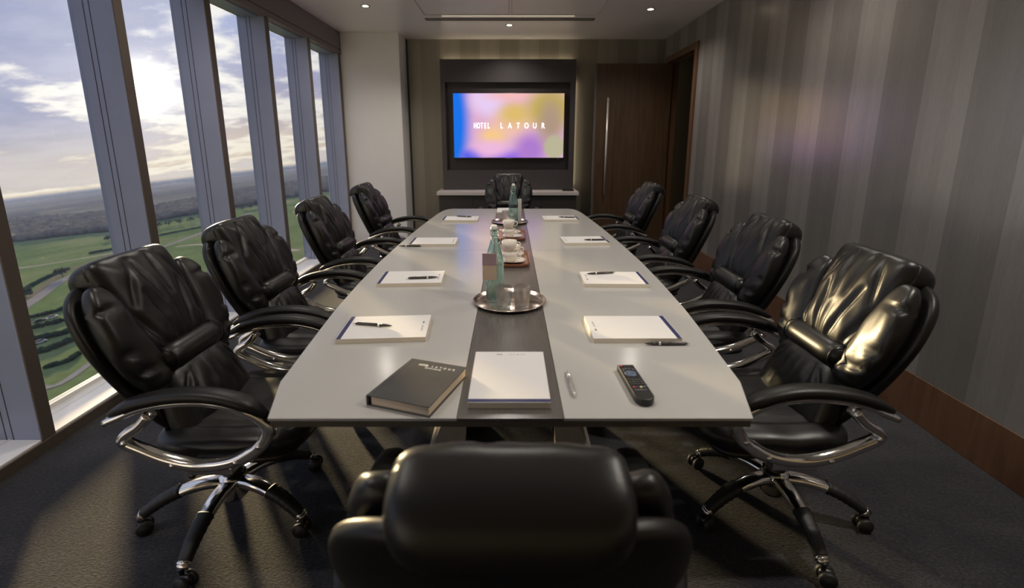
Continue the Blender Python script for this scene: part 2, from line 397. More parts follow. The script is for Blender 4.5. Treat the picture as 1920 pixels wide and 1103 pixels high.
# ceiling fittings
def seam_panel(x0, x1, y0, y1):
    mb = MB()
    for a in ((x0, x1, y1 - .012, y1), (x0, x1, y0, y0 + .012), (x0, x0 + .012, y0, y1), (x1 - .012, x1, y0, y1)):
        mb.box(a[0], a[1], a[2], a[3], ZC - .006, ZC + .001)
    return mb
cp = struct(seam_panel(-.93, -.008, 3.2, 5.55), 'trim_22', M['white_metal'])
cp = struct(seam_panel(.008, .94, 3.2, 5.55), 'trim_23', M['white_metal'])
v = MB().box(-.95, .94, 5.70, 5.80, ZC - .004, ZC + .002).build('air_vent', M['vent'])
tag(v, 'long dark linear air slot in the ceiling above the screen', 'air vent')
sl = MB()
for k in range(3): sl.box(-.94, .93, 5.718 + k * .03, 5.724 + k * .03, ZC - .010, ZC - .003)
sl.build('slat', M['lampring'], v)
def downlight(x, y, label, group=None):
    e = empty('ceiling_downlight', (x, y, ZC), label, 'ceiling light', group)
    MB().lathe([(.030, -.001), (.030, -.004), (.046, -.004), (.046, .0)], 32).build('ring', M['lampring'], e)
    MB().lathe([(.0, -.0022), (.030, -.0022)], 24).build('lamp', M['lamp'], e)
    return e
downlight(-1.457, 5.21, 'small round ceiling spotlight nearest the windows and the cream column', None)
downlight(-.012, 6.02, 'small round ceiling spotlight between the air slot and the screen wall')
downlight(1.443, 5.33, 'small round ceiling spotlight on the side of the brown door')
for x, y in ((-1.457, 5.21), (-.012, 6.02), (1.443, 5.33), (-1.45, 3.0), (1.44, 3.0), (-.012, 3.9), (-.012, 1.8), (-1.45, .9), (1.70, 1.15),):
    if y < 5:
        rg = struct(MB().lathe([(.030, -.001), (.030, -.004), (.046, -.004), (.046, .0)], 32), 'trim_%d' % (50 + int(y * 10) + int(x > 0)), M['lampring']); rg.location = (x, y, ZC)
        MB().lathe([(.0, -.0022), (.030, -.0022)], 24).build('lamp', M['lamp'], rg)
    l = bpy.data.lights.new('spot_lamp', 'SPOT'); l.energy = 90 if (x, y) == (1.70, 1.15) else 34; l.color = (1., .92, .82); l.spot_size = R(140); l.spot_blend = .8; l.shadow_soft_size = .05  # unseen lamp by the right wall, shifted and strengthened to brighten it
    o = bpy.data.objects.new('spot_lamp', l); COL.objects.link(o); o.location = (x, y, ZC - .02)

# ------------------------------------------------------------------ screen wall unit
pu = empty('screen_surround', (-.03, 6.62, .745), 'tall charcoal panel with a recess holding the television', 'wall panel')
def rel(mb, name, mat, par, off): 
    o = mb.build(name, mat, par); o.location = (-off[0], -off[1], -off[2]); return o
off = (-.03, 6.62, .745)
f = MB()
f.box(-.925, .865, 6.62, 6.80, 2.16, 2.45, .003).box(-.925, .865, 6.62, 6.80, .745, 1.01, .003)
f.box(-.925, -.865, 6.62, 6.80, 1.01, 2.16).box(.795, .865, 6.62, 6.80, 1.01, 2.16)
rel(f, 'panel', M['tvpanel'], pu, off)
rel(MB().box(-.866, .796, 6.70, 6.80, 1.009, 2.161), 'recess', M['tvrecess'], pu, off)
for nm, x0, x1, y0, y1, z0, z1, dr in (('led_strip', -.90, .84, 6.76, 6.79, 2.451, 2.456, 0), ('led_strip', .866, .878, 6.77, 6.79, .80, 2.2, 1)):
    rel(MB().box(x0, x1, y0, y1, z0, z1), nm, M['led'], pu, (-.03, 6.62, .745))
tv = empty('television', (-.022, 6.64, 1.16), 'wall television glowing with blurred colours and HOTEL LATOUR', 'television')
MB().box(-.752, .752, 0, .06, -.0, .868, .004).build('casing', M['tvbody'], tv)
scn = MB().box(-.74, .74, -.5, .5, -.42, .42).build('screen', M['screen'], tv)
for v_ in scn.data.vertices: v_.co.y = v_.co.y * .004
scn.location = (0, -.003, .442)
for k, chx in enumerate('HOTEL'): text('letter', chx, .105, M['screentext'], tv, (-.452 + k * .045, -.0065, .442), (R(90), 0, 0), .52, bold=.001)
for k, chx in enumerate('LATOUR'): text('letter', chx, .105, M['screentext'], tv, (-.096 + k * .1115, -.0065, .442), (R(90), 0, 0), .72)
join_text('maker_mark', [('SAMSUNG', .017, 0, 0, 1.2, 1.1, .0)], M['silver'], tv, (0, -.0012, .012), (R(90), 0, 0))
MB().box(.66, .685, -.003, .002, .004, .012).build('status_light', M['key_grey'], tv)
cz = empty('credenza', (-.035, 6.55, 0), 'low dark cabinet with pale top beneath the screen panel', 'cabinet')
off = (-.035, 6.55, 0)
rel(MB().box(-.955, .875, 6.38, 6.80, .0, .70, .002), 'body', M['credenza'], cz, off)
rel(MB().box(-.975, .905, 6.33, 6.81, .70, .745, .003), 'top', M['credtop'], cz, off)
for k in range(4):
    x = -.95 + k * .455
    rel(MB().box(x + .002, x + .453, 6.368, 6.382, .05, .69, .002), 'door', M['credenza'], cz, off)
bx_ = MB().box(-.075, .075, -.06, .06, 0, .018, .004).build('media_box', M['tvbody'])
bx_.location = (.78, 6.50, .745); tag(bx_, 'small flat black box on the right end of the pale cabinet top', 'media box')

# ------------------------------------------------------------------ table
half = [(.592, 1.05), (.646, 1.232), (.682, 1.6), (.703, 1.83), (.722, 2.2), (.733, 2.6), (.730, 3.05), (.720, 3.5), (.702, 3.95), (.675, 4.45), (.655, 4.62), (.62, 4.725), (.575, 4.76)]
def interp(y):
    for (x0, y0), (x1, y1) in zip(half, half[1:]):
        if y0 <= y <= y1: return x0 + (x1 - x0) * (y - y0) / (y1 - y0)
ZT = .74
tb = empty('conference_table', (0, 2.9, 0), 'long boat-shaped grey meeting table with dark centre strip', 'table')
def T0(o): o.location = (0, -2.9, 0); return o
def slab(xa, y0, y1, sgn, z0, z1, bev):
    pts = [(sgn * xa, y0)] + [(sgn * (interp(y0)), y0)] + [(sgn * x, y) for x, y in half if y0 < y < y1] + [(sgn * interp(y1), y1)] + [(sgn * xa, y1)]
    if sgn < 0: pts.reverse()
    return MB().prism(pts, z0, z1, bev, 2)
for sgn in (-1, 1):
    for (a, b_) in ((1.05, 2.896), (2.899, 4.76)):
        T0(slab(.132, a, b_, sgn, ZT - .008, ZT, .0015).build('glass_top', M['tabletop'], tb))
for (a, b_) in ((1.05, 2.896), (2.899, 4.76)):
    T0(MB().box(-.1305, .1305, a, b_, ZT - .008, ZT - .0003, .001).build('inlay_strip', M['inlay'], tb))
und = [(x - .003, y + (.003 if y < 2 else -.003)) for x, y in half]
T0(MB().prism(und + [(-x, y) for x, y in reversed(und)], ZT - .026, ZT - .008, .001, 1).build('underside', M['tableedge'], tb))
for y in (2.02, 3.75):
    for sx in (-1, 1):
        c = .268 * sx
        lm = MB().box(c - .061, c + .061, y, y + .16, .0, ZT - .026, .003)
        lm.build('leg', M['tableleg'], tb).location = (0, -2.9, 0)
        ft = MB(); xo = c + sx * -.0
        ft.add([(c - .061 - (.05 if sx < 0 else 0), y - .17, .0), (c + .061 + (.05 if sx > 0 else 0), y - .17, .0), (c + .061 + (.05 if sx > 0 else 0), y + .3, .0), (c - .061 - (.05 if sx < 0 else 0), y + .3, .0),
                (c - .061, y, .085), (c + .061, y, .085), (c + .061, y + .16, .085), (c - .061, y + .16, .085)],
               [(3, 2, 1, 0), (4, 5, 6, 7), (0, 1, 5, 4), (1, 2, 6, 5), (2, 3, 7, 6), (3, 0, 4, 7)], False)
        T0(ft.build('foot', M['tableleg'], tb))

# ------------------------------------------------------------------ chair
TB = R(23); BX, BZ = -.105, .455
def back(a, b_, n): return Vector((BX - a * math.sin(TB) + n * math.cos(TB), b_, BZ + a * math.cos(TB) + n * math.sin(TB)))
def groove(p, q, x, y, w, d):
    P = Vector(p); Q = Vector(q); v_ = Q - P; L2 = v_.length_squared; X = Vector((x, y)) - P
    t = X.dot(v_) / L2; tt = max(0, min(1, t)); dist = (X - v_ * tt).length
    return d * math.exp(-(dist / w) ** 2) * (math.sin(math.pi * min(1, max(0, .12 + .76 * t))) ** .7 if -.1 < t < 1.1 else .3)
def make_chair():
    ch = empty('office_chair', (0, 0, 0), 'chair', 'chair')
    L = M['leather']
    # shell: (b, a, n)
    def d_shell(p, q):
        a = p.y + .255; t = min(1, max(0, a / .38)); w = .70 + .30 * (t * t * (3 - 2 * t))
        if a > .46: w -= .9 * (a - .46) ** 1.3
        b_ = p.x * w; n = p.z + .55 * b_ * b_ + .10 * max(0, .2 - a) ** 1.2
        return back(a, b_, n)
    MB().cushion(.276, .292, .034, 4.2, 3.2, 22, d_shell).build('back_shell', M['leather_matt'], ch)
    # bolsters
    for s_ in (-1, 1):
        pin = [(.05, -.17), (.04, -.10), (.055, .12), (.05, -.03)]
        def d_bol(p, q):
            u, v_ = p.x, p.y                       # u across (outer +), v along
            t = (v_ + .205) / .41
            w = .62 + .46 * math.sin(math.pi * min(1, max(0, t)) ** .8) ** .8
            n = p.z
            if p.z > -.01:
                g = 0
                for k, (pu_, pv) in enumerate(pin):
                    dd = math.hypot((u - pu_) / .05, (v_ - pv) / .010); g += .014 * math.exp(-dd * dd)
                g += .006 * (.5 + .5 * math.sin((v_ + .03 * math.sin(u * 40)) * 95)) * max(0, min(1, (.02 - v_) * 9)) * max(0, min(1, (u + .02) * 30))
                n -= g
                n += .007 * noise.noise(Vector((u * 18 + s_, v_ * 10, 3)))
            c = .181 + .022 * t - .25 * (t - .62) ** 2 * .3
            b_ = s_ * (c + u * w)
            return back(.318 + v_, b_, .075 + n + .35 * abs(b_) * abs(b_) + (.012 if False else 0))
        MB().cushion(.070, .200, .048, 3.2, 2.4, 24, d_bol).build('side_bolster', L, ch)
    # head cushion
    gr_ = [((-.02, -.14), (-.055, .05), .007, .009), ((.02, -.15), (.05, .07), .008, .010), ((-.07, -.15), (-.13, .02), .009, .010), ((.075, -.15), (.135, .03), .009, .010),
          ((-.015, .0), (-.03, .15), .008, .010), ((.03, .02), (.02, .16), .008, .009), ((-.10, -.02), (-.04, .14), .010, .010), ((.11, -.01), (.06, .15), .010, .009),
          ((.0, -.15), (.003, -.02), .006, .006), ((-.14, -.06), (-.10, .10), .008, .007), ((.14, -.06), (.115, .10), .008, .007)]
    gr = [((-.035, -.16), (-.075, .03), .011, .013), ((.04, -.16), (.085, .04), .012, .013), ((-.11, -.15), (-.15, -.02), .012, .011), ((.12, -.15), (.155, -.01), .012, .011),
          ((-.02, -.02), (-.045, .15), .009, .013), ((.03, .0), (.035, .16), .009, .012), ((-.13, .0), (-.06, .15), .011, .010), ((.135, .0), (.08, .15), .011, .010), ((.003, -.16), (.0, -.04), .008, .006)]
    def d_head(p, q):
        u, v_ = p.x, p.y; t = (v_ + .175) / .35
        w = .86 + .16 * t; n = p.z
        if q.z > 0:
            n -= sum(groove(g[0], g[1], u, v_, g[2], g[3]) for g in gr) * min(1, q.z * 2)
            n += .014 * math.cos(u / .17 * 1.4) * (1 - .4 * t) + .004 * noise.noise(Vector((u * 20, v_ * 14, 7)))
            n -= .018 * max(0, t - .55)
        else:
            k = min(1, max(0, (t - .765) / .07)); k = k * k * (3 - 2 * k)
            n = p.z * (1 + 1.05 * k); 
            w += .22 * k * abs(q.z) * max(0, 1.25 - t)
        return back(.415 + v_ * (1. if q.z > -.5 else 1.0), u * w, .070 + n)
    MB().cushion(.166, .180, .060, 9., 3.0, 40, d_head).build('head_cushion', L, ch)
    # lumbar roll
    lr = MB(); ro = []
    for k in range(13):
        x = -1 + k / 6; ro.append(back(.215, x * .138, .110 + .006 * (1 - x * x)))
    lr.tube(ro, [.024, .040] + [.045] * 9 + [.040, .024], up=(0, 0, 1), n=24)
    for s_ in (-1, 1):
        ring = [back(.215 + .0445 * math.cos(k * math.pi / 12), s_ * .128, .110 + .0445 * math.sin(k * math.pi / 12)) for k in range(24)]
        lr.tube(ring, .0022, up=(0, 1, 0), n=6, closed=True)
    lr.build('lumbar_roll', L, ch)
    # lower back cushion
    gl = [((-.03, .11), (-.06, -.05), .007, .010), ((.03, .11), (.055, -.05), .007, .010), ((-.085, .10), (-.12, -.03), .008, .010), ((.085, .10), (.115, -.03), .008, .010),
          ((.0, .11), (.005, -.02), .006, .008), ((-.11, .09), (-.155, .02), .008, .009), ((.115, .09), (.155, .02), .008, .009)]
    def d_low(p, q):
        u, v_ = p.x, p.y; t = (v_ + .14) / .28; n = p.z
        if q.z > 0:
            n -= sum(groove(g[0], g[1], u, v_, g[2], g[3]) for g in gl) * min(1, q.z * 2)
            n += .022 * (1 - (u / .2) ** 2) * math.sin(math.pi * min(1, max(0, .15 + .8 * (1 - t)))) + .004 * noise.noise(Vector((u * 18, v_ * 14, 2)))
        w = 1.10 - .22 * t
        return back(.055 + v_, u * w, .075 + n)
    MB().cushion(.182, .15, .062, 4.0, 2.8, 30, d_low).build('lower_cushion', L, ch)
    # seat
    def d_seat(p, q):
        u, v_ = p.x, p.y; z = p.z
        if q.z > 0: z += -.012 * (1 - (u / .24) ** 2) * (1 - (v_ / .25) ** 2) + .004 * noise.noise(Vector((u * 12, v_ * 12, 9))) - .010 * math.exp(-((abs(v_) - .165) / .012) ** 2) * (abs(u) < .2)
        z -= 1.1 * max(0, u - .12) ** 2 * (1 if q.z > 0 else .4)
        return Vector((.125 + u, v_ * (1 - .12 * max(0, u / .25) ** 2), .445 + z))
    MB().cushion(.245, .255, .060, 4.5, 3.0, 26, d_seat).build('seat', L, ch)
    MB().cushion(.22, .225, .028, 6, 3, 8, lambda p, q: Vector((.115 + p.x, p.y, .395 + p.z))).build('seat_base', M['plastic'], ch)
    # arms
    for s_ in (-1, 1):
        y = .305 * s_
        top = [(-.150, .588), (-.105, .607), (-.04, .634), (.05, .652), (.14, .655), (.22, .642), (.285, .615)]
        low = [(.325, .580), (.325, .545), (.295, .505), (.24, .468), (.17, .447), (.09, .443), (.01, .462), (-.06, .495), (-.105, .520), (-.100, .545), (-.055, .575), (-.02, .612)]
        pts = smooth_path([(x, y, z) for x, z in top + low], 4)
        fr_ = MB().tube(pts, .019, .0085, up=(0, 0, 1), n=14, power=3.2)
        def band(pts_, ra, rb):
            return MB().tube(pts_, ra, rb, up=(0, 1, 0), n=14, power=3.2)
        np_ = len(pts); rad = []
        for i in range(np_):
            f_ = i / (np_ - 1); rad.append(.0115 + .009 * math.exp(-((f_ - .46) / .10) ** 2) + .004 * (f_ > .52))
        fr_ = band(pts, rad, [.020] * np_)
        ins = smooth_path([(x, y - s_ * .001, z + .010) for x, z in low[4:9]], 4)
        fr_.tube(ins, .006, .010, up=(0, 1, 0), n=10)
        # bracket to seat
        fr_.box(.06, .20, min(y, s_ * .20), max(y, s_ * .20), .405, .432, .004)
        ar = fr_.build('armrest', M['chrome'], ch)
        pad = smooth_path([(-.135, y, .612), (-.09, y, .635), (-.03, y, .656), (.05, y, .671), (.14, y, .675), (.22, y, .663), (.285, y, .638), (.325, y, .605)], 4)
        n_ = len(pad); prof = [min(1, .45 + 3.2 * min(i, n_ - 1 - i) / n_) for i in range(n_)]
        MB().tube(pad, [.019 * q for q in prof], [.031 * q for q in prof], up=(0, 1, 0), n=18, power=2.6).build('arm_pad', M['leather_matt'], ar)
        for (x, z) in ((-.098, .526), (.035, .452), (.225, .462), (.300, .515)):
            MB().lathe([(0, .006), (.004, .0058), (.0085, .003), (.009, 0), (.009, -.002), (0, -.002)], 16, Matrix.Translation((x, y + s_ * .018, z)) @ Matrix.Rotation(R(-90 * s_), 4, 'X')).build('bolt', M['chrome'], ar)
    # mechanism, column
    MB().box(-.06, .20, -.09, .09, .335, .372, .008).box(-.14, -.04, -.04, .04, .35, .40, .006).build('tilt_mechanism', M['plastic'], ch)
    MB().tube([(.02, -.08, .352), (.02, -.17, .35), (.02, -.235, .345)], [.006, .006, .012], [.006, .006, .008], n=10).build('height_lever', M['plastic'], ch)
    MB().lathe([(.034, .145), (.036, .20), (.036, .235), (.030, .24), (.030, .30), (.024, .302), (.024, .345)], 28).build('gas_column', M['plastic'], ch)
    MB().lathe([(.0, .085), (.040, .085), (.050, .10), (.052, .15), (.044, .185), (.0, .188)], 30).build('hub', M['chrome'], ch)
    for k in range(5):
        a = R(90 + 72 * k)
        sp = MB().tube(smooth_path([(.035, 0, .155), (.10, 0, .158), (.17, 0, .145), (.235, 0, .118), (.285, 0, .088), (.312, 0, .070)], 3),
                       [.030 - .012 * i / 15 for i in range(16)], [.019 - .006 * i / 15 for i in range(16)], n=14, power=3.0).build('base_spoke', M['chrome'], ch)
        sp.rotation_euler = (0, 0, a)
        gp = smooth_path([(.172, 0, .147), (.205, 0, .136), (.24, 0, .119), (.27, 0, .101), (.296, 0, .083)], 5); m_ = len(gp)
        MB().tube(gp, [.0275 - .00035 * i + (.0016 if i % 3 == 1 and i < 15 else 0) for i in range(m_)], [.0205 - .0001 * i + (.0018 if i % 3 == 1 and i < 15 else 0) for i in range(m_)], n=16, power=2.8).build('foot_grip', M['rubber'], sp)
        MB().tube([(.298, 0, .081), (.304, 0, .0765)], .021, .0175, n=16, power=2.8).build('grip_ring', M['chrome'], sp)
        ca = MB().lathe([(.007, .03), (.007, .072), (.012, .072), (.012, .078), (0, .079)], 12).cushion(.024, .013, .020, 2.5, 2.5, 6, lambda p, q: p + Vector((.012, 0, .036)))
        c_ = ca.build('caster', M['plastic'], ch); c_.location = (.314 * math.cos(a), .314 * math.sin(a), 0); c_.rotation_euler = (0, 0, a + 1.3 + k * 2.1)
        for s_ in (-1, 1):
            MB().lathe([(0, .011), (.012, .011), (.014, .009), (.024, .009), (.0275, .005), (.0275, -.004), (.024, -.008), (0, -.008)], 24,
                       Matrix.Translation((.012, s_ * .017, .0278)) @ Matrix.Rotation(R(-90 * s_), 4, 'X')).build('wheel', M['rubber'], c_)
    return ch
proto = make_chair()
SIDE = 'black leather chairs along the sides of the table'
chairs = [
    (1.008, 1.60, 180, 1, 'black leather office chair right of the table nearest the camera, its back lit gold'),
    (1.055, 2.385, 180, 1, 'black leather office chair on the wallpaper side, second from the camera'),
    (1.04, 3.28, 180, 1, 'black leather office chair on the wallpaper side, third from the camera'),
    (1.04, 4.42, 180, 1, 'black leather office chair in front of the brown door, farthest of the right row'),
    (-1.045, 1.58, 0, 0, 'black leather office chair on the window side nearest the camera'),
    (-1.085, 2.30, 0, 0, 'black leather office chair on the window side, second from the camera'),
    (-1.06, 3.22, 0, 0, 'black leather office chair on the window side, third from the camera'),
    (-1.06, 4.30, 0, 0, 'black leather office chair in front of the cream column, farthest of the left row'),
    (.0, .835, 90, 0, 'black leather office chair at the near table end, seen from behind and out of focus'),
    (-.02, 5.32, -90, 0, 'black leather office chair at the far table end facing the camera below the screen'),
]
for i, (x, y, rz, flip, lab) in enumerate(chairs):
    c = proto if i == 0 else copy_tree(proto)
    place(c, (x, y, 0), R(rz), lab, 'black leather office chairs around the table')
    for o in c.children:
        if i == 8 and o.name.split('.')[0] not in ('base_spoke', 'caster', 'hub', 'gas_column'): o.location.z -= .048
        if o.name.startswith('base_spoke') and not flip: o.rotation_euler.z += math.pi
        if o.name.startswith('caster') and not flip: o.location = (-o.location.x, -o.location.y, 0); o.rotation_euler.z += math.pi

# ------------------------------------------------------------------ stationery
def make_pad():
    p = empty('notepad', (0, 0, 0), 'pad', 'notepad')
    MB().box(-.105, .105, -.1485, .1485, 0, .0165, .0004, 1).build('pages', M['paperedge'], p)
    MB().box(-.105, .105, -.1485, .1485, .0165, .0172).build('top_sheet', M['paper'], p)
    MB().box(-.105, .105, -.147, -.132, .0170, .0176).build('blue_band', M['navy'], p)
    join_text('heading', [('HOTEL', .0085, -.030, 0, .8, .85, .0001), ('L A T O U R', .0085, .022, 0, .85, 1.35, 0.)], M['ink'], p, (0, .128, .0175))
    return p
pad0 = make_pad()
PG = 'white notepads laid around the table'
pads = [(-.441, 1.601, -90 + 4, 'white notepad with navy band lying in front of the nearest window-side chair'),
        (-.476, 2.236, -90 + 3, 'white notepad at the second seat on the window side, dark pen on it'),
        (-.504, 3.10, -90 + 1, 'white notepad at the third seat on the window side, pen at its front edge'),
        (-.425, 4.05, -90, 'white notepad nearest the far end on the window side'),
        (.426, 1.599, 90, 'white notepad right of the table with a pen along its near edge'),
        (.495, 2.223, 90 - 1, 'white notepad at the second seat on the wallpaper side, pen on its back corner'),
        (.496, 3.14, 90 + 4, 'white notepad at the third seat on the wallpaper side'),
        (.431, 4.08, 90 + 1, 'white notepad nearest the far end on the door side'),
        (-.003, 1.242, 0, 'white notepad on the dark strip at the near table end, beside the book'),
        (-.022, 4.56, 180, 'white notepad on the dark strip at the far table end behind the bottle')]
for i, (x, y, rz, lab) in enumerate(pads):
    p = pad0 if i == 0 else copy_tree(pad0)
    place(p, (x, y, ZT), R(rz), lab, PG)
def make_pen():
    p = empty('ballpoint_pen', (0, 0, 0), 'pen', 'pen')
    RY = Matrix.Rotation(R(90), 4, 'Y')
    MB().lathe([(0, -.070), (.0035, -.069), (.005, -.060), (.0058, -.02), (.0060, .018)], 16, RY).build('barrel', M['penbody'], p)
    MB().lathe([(.0062, .018), (.0064, .020), (.0064, .024), (.0062, .026)], 16, RY).build('ring', M['silver'], p)
    MB().lathe([(.0060, .026), (.0052, .045), (.0030, .062), (.0008, .071), (0, .071)], 16, RY).build('tip', M['penbody'], p)
    MB().box(-.064, -.028, -.0012, .0012, .0055, .0075, .0005, 1).tube([(-.070, 0, 0), (-.078, 0, 0)], .0025, n=8).build('clip', M['silver'], p)
    return p
pen0 = make_pen()
pens = [((-.543, 1.612), (-.431, 1.592), 1, 'dark pen lying across the notepad nearest the window chair in front'),
        ((-.475, 2.193), (-.361, 2.211), 1, 'dark pen on the second notepad along the window side'),
        ((-.587, 2.990), (-.702, 2.990), 0, 'dark pen on the table against the third notepad of the window side'),
        ((-.453, 4.125), (-.346, 4.090), 1, 'dark pen on the farthest notepad of the window side'),
        ((.572, 1.4775), (.458, 1.4775), 0, 'dark pen lying along the near edge of the closest right-hand notepad'),
        ((.502, 2.292), (.385, 2.272), 1, 'dark pen on the back edge of the second right-hand notepad'),
        ((.615, 3.105), (.498, 3.105), 1, 'dark pen on the third right-hand notepad'),
        ((.536, 4.06), (.43, 4.08), 1, 'dark pen on the farthest right-hand notepad near the door'),
        ((.168, 1.157), (.165, 1.284), 0, 'silver pen lying alone on the grey tabletop near the remote control')]
for i, (a, b_, on, lab) in enumerate(pens):
    p = pen0 if i == 0 else copy_tree(pen0)
    z = ZT + (.0172 if on else 0) + .0064
    place(p, ((a[0] + b_[0]) / 2, (a[1] + b_[1]) / 2, z), math.atan2(b_[1] - a[1], b_[0] - a[0]), lab, 'ballpoint pens on the table')
    if i == 8:
        for o in p.children:
            o.data = o.data.copy(); o.data.materials[0] = M['silver']
# book
bk = empty('hardback_book', (-.246, 1.186, ZT), 'thick dark grey hardback book with silver lettering on the left of the table', 'book', rz=R(-19))
MB().box(-.078, .086, -.108, .108, .0025, .0265, .0005, 1).build('pages', M['bookpages'], bk)
cv = MB().box(-.088, .090, -.112, .112, 0, .0028, .001, 1).box(-.088, .090, -.112, .112, .0262, .0292, .001, 1)
cv.tube([(-.088, -.112, .0146), (-.088, .112, .0146)], .003, .0146, n=12, power=3)
cv.build('cover', M['bookcover'], bk)
MB().box(-.0765, -.0745, -.1115, .1115, .0288, .02935).build('hinge_groove', M['groove'], bk)
join_text('title', [('HOTEL', .014, -.032, 0, .8, .85, .0005), ('L A T O U R', .013, .030, 0, .85, 1.25, .0003), ('MILTON KEYNES', .0075, .004, -.013, .9, 1., .0002)], M['foil'], bk, (0, .082, .0294))
# remote
rm = empty('remote_control', (.342, 1.201, ZT), 'black television remote control with coloured buttons on the right of the table', 'remote control', rz=R(3))
pts = [(-.024, .098), (.024, .098)] + [(.0255 * math.cos(a), -.073 + .028 * math.sin(a)) for a in [R(-k * 15) for k in range(0, 13)]]
MB().prism(list(reversed(pts)), 0, .019, .004, 3).build('body', M['remote'], rm)
def keys(name, lst, mat, r=.0032):
    for x, y in lst: MB().lathe([(r, .0185), (r, .0203), (r * .8, .021), (0, .021)], 12, Matrix.Translation((x, y, 0))).build(name, mat, rm)
keys('power_button', [(-.015, .088)], M['key_red'], .0042)
keys('button', [(-.014, .066), (-.005, .070), (.005, .070), (.014, .066)], M['key_grey'])
keys('button', [(x, y) for y in (.006, -.006, -.018) for x in (-.015, -.005, .005, .015)], M['key_dark'])
keys('button', [(-.014, -.035)], M['key_red'], .0036); keys('button', [(-.0045, -.035)], M['key_dark'], .0036)
keys('button', [(.005, -.035)], M['key_yellow'], .0036); keys('button', [(.0145, -.035)], M['key_blue'], .0036)
MB().lathe([(.017, .0185), (.017, .0202), (.011, .0206), (.0105, .0196), (.0065, .0196), (.006, .021), (0, .021)], 24, Matrix.Translation((0, .042, 0))).build('direction_pad', M['key_blue'], rm)
keys('button', [(-.010, .026), (.010, .026), (-.016, .054), (.016, .054)], M['key_dark'], .0028)
join_text('maker_mark', [('SAMSUNG', .007, 0, 0, 1., 1., 0)], M['silver'], rm, (0, -.048, .0192))

# ------------------------------------------------------------------ trays, bottles, glasses, cups
def make_tray():
    t = empty('round_tray', (0, 0, 0), 'tray', 'tray')
    MB().lathe([(0, .0), (.132, .0), (.142, .004), (.148, .014), (.1515, .0155), (.1525, .014), (.1525, .0125), (.150, .0125), (.1445, .0025), (.1345, -.0015 + .0015), (.132, .0022), (0, .0022)], 64).build('dish', M['traymetal'], t)
    for v_ in t.children[0].data.vertices: pass
    return t
tr = make_tray(); place(tr, (-.004, 1.91, ZT), 0, 'round metal tray nearest the camera, holding a bottle and two tumblers', 'round metal trays')
tr2 = copy_tree(tr); place(tr2, (-.006, 3.93, ZT), 0, 'round metal tray near the far end, holding a bottle and a white card', 'round metal trays')
ZS = ZT + .0024
def make_bottle(water):
    b_ = empty('swing_top_bottle', (0, 0, 0), 'bottle', 'bottle')
    outer = [(0, 0), (.034, 0), (.0375, .004), (.038, .012), (.038, .165), (.036, .185), (.030, .210), (.021, .240), (.0145, .262), (.0135, .275), (.0135, .292), (.0155, .294), (.0155, .300), (.0125, .302)]
    inner = [(.0095, .302), (.0095, .270), (.017, .240), (.0265, .210), (.033, .183), (.0350, .165), (.0350, .014), (.030, .008), (0, .010)]
    MB().lathe(outer + inner, 40).build('glass_body', M['bottle'], b_)
    MB().lathe([(0, .3022), (.011, .3022), (.0125, .306), (.0125, .316), (.009, .322), (0, .323)], 20).build('stopper', M['ceramic'], b_)
    w = MB()
    for s_ in (-1, 1):
        w.tube(smooth_path([(s_ * .014, -.004, .272), (s_ * .019, -.004, .285), (s_ * .018, -.002, .305), (s_ * .010, 0, .318), (0, 0, .3215)], 3), .0012, n=6)
        w.tube(smooth_path([(s_ * .014, -.004, .272), (s_ * .020, -.016, .262), (s_ * .012, -.024, .250), (0, -.026, .246)], 3), .0012, n=6)
    w.tube([(.0145 * math.cos(R(k * 18)), .0145 * math.sin(R(k * 18)), .272) for k in range(20)], .0013, n=6, closed=True)
    w.build('wire_clip', M['wire'], b_)
    return b_
bt = make_bottle(1); place(bt, (-.066, 1.94, ZS), R(25), 'green-tinted glass swing-top bottle on the nearer tray with a card on its neck')
bt2 = copy_tree(bt); place(bt2, (.024, 3.89, ZS), R(-10), 'green-tinted glass swing-top bottle on the farther tray with a dark label')
for o in (bt, bt2): o['group'] = 'swing-top water bottles'
MB().lathe([(.0384, .128), (.0386, .129), (.0386, .147), (.0384, .148)], 40).build('label_band', M['blackcard'], bt2)
tg = empty('bottle_tag', (-.0855, 1.893, ZS + .100), 'tan card with a photograph hanging in front of the nearer bottle', 'card tag', rz=R(-3))
MB().box(-.029, .029, -.0007, .0007, 0, .112).build('card', M['card'], tg)
MB().box(-.0285, .0285, -.0012, -.0007, .062, .111).build('upper_panel', simple('tag_mauve', (.32, .22, .25), .6), tg)
MB().tube(smooth_path([(0, 0, .110), (.004, .030, .125), (.018, .048, .142)], 4), .0008, n=6).build('cord', M['wire'], tg)
cd = MB().prism([(-.022, 0), (.022, 0), (.018, .012)], 0, .19).build('table_card', M['whitecard'])
cd.location = (.072, 3.955, ZS); cd.rotation_euler = (0, 0, R(20)); tag(cd, 'upright white folded card beside the farther bottle', 'card')
def make_glass():
    m_ = MB().lathe([(0, 0), (.0265, 0), (.028, .003), (.0355, .092), (.0335, .092), (.0268, .016), (.024, .0125), (0, .012)], 36)
    o = m_.build('tumbler', M['clear']); tag(o, 'glass', 'glass'); return o
g0 = make_glass(); place(g0, (-.027, 1.832, ZS), 0, 'empty clear tumbler directly in front of the nearer bottle', 'clear glass tumblers')
g1 = copy_tree(g0); place(g1, (.046, 1.832, ZS), 0, 'empty clear tumbler on the right of the nearer round tray', 'clear glass tumblers')
g2 = copy_tree(g0); place(g2, (-.036, 3.97, ZS), 0, 'clear tumbler on the farther round tray beside the bottle', 'clear glass tumblers')

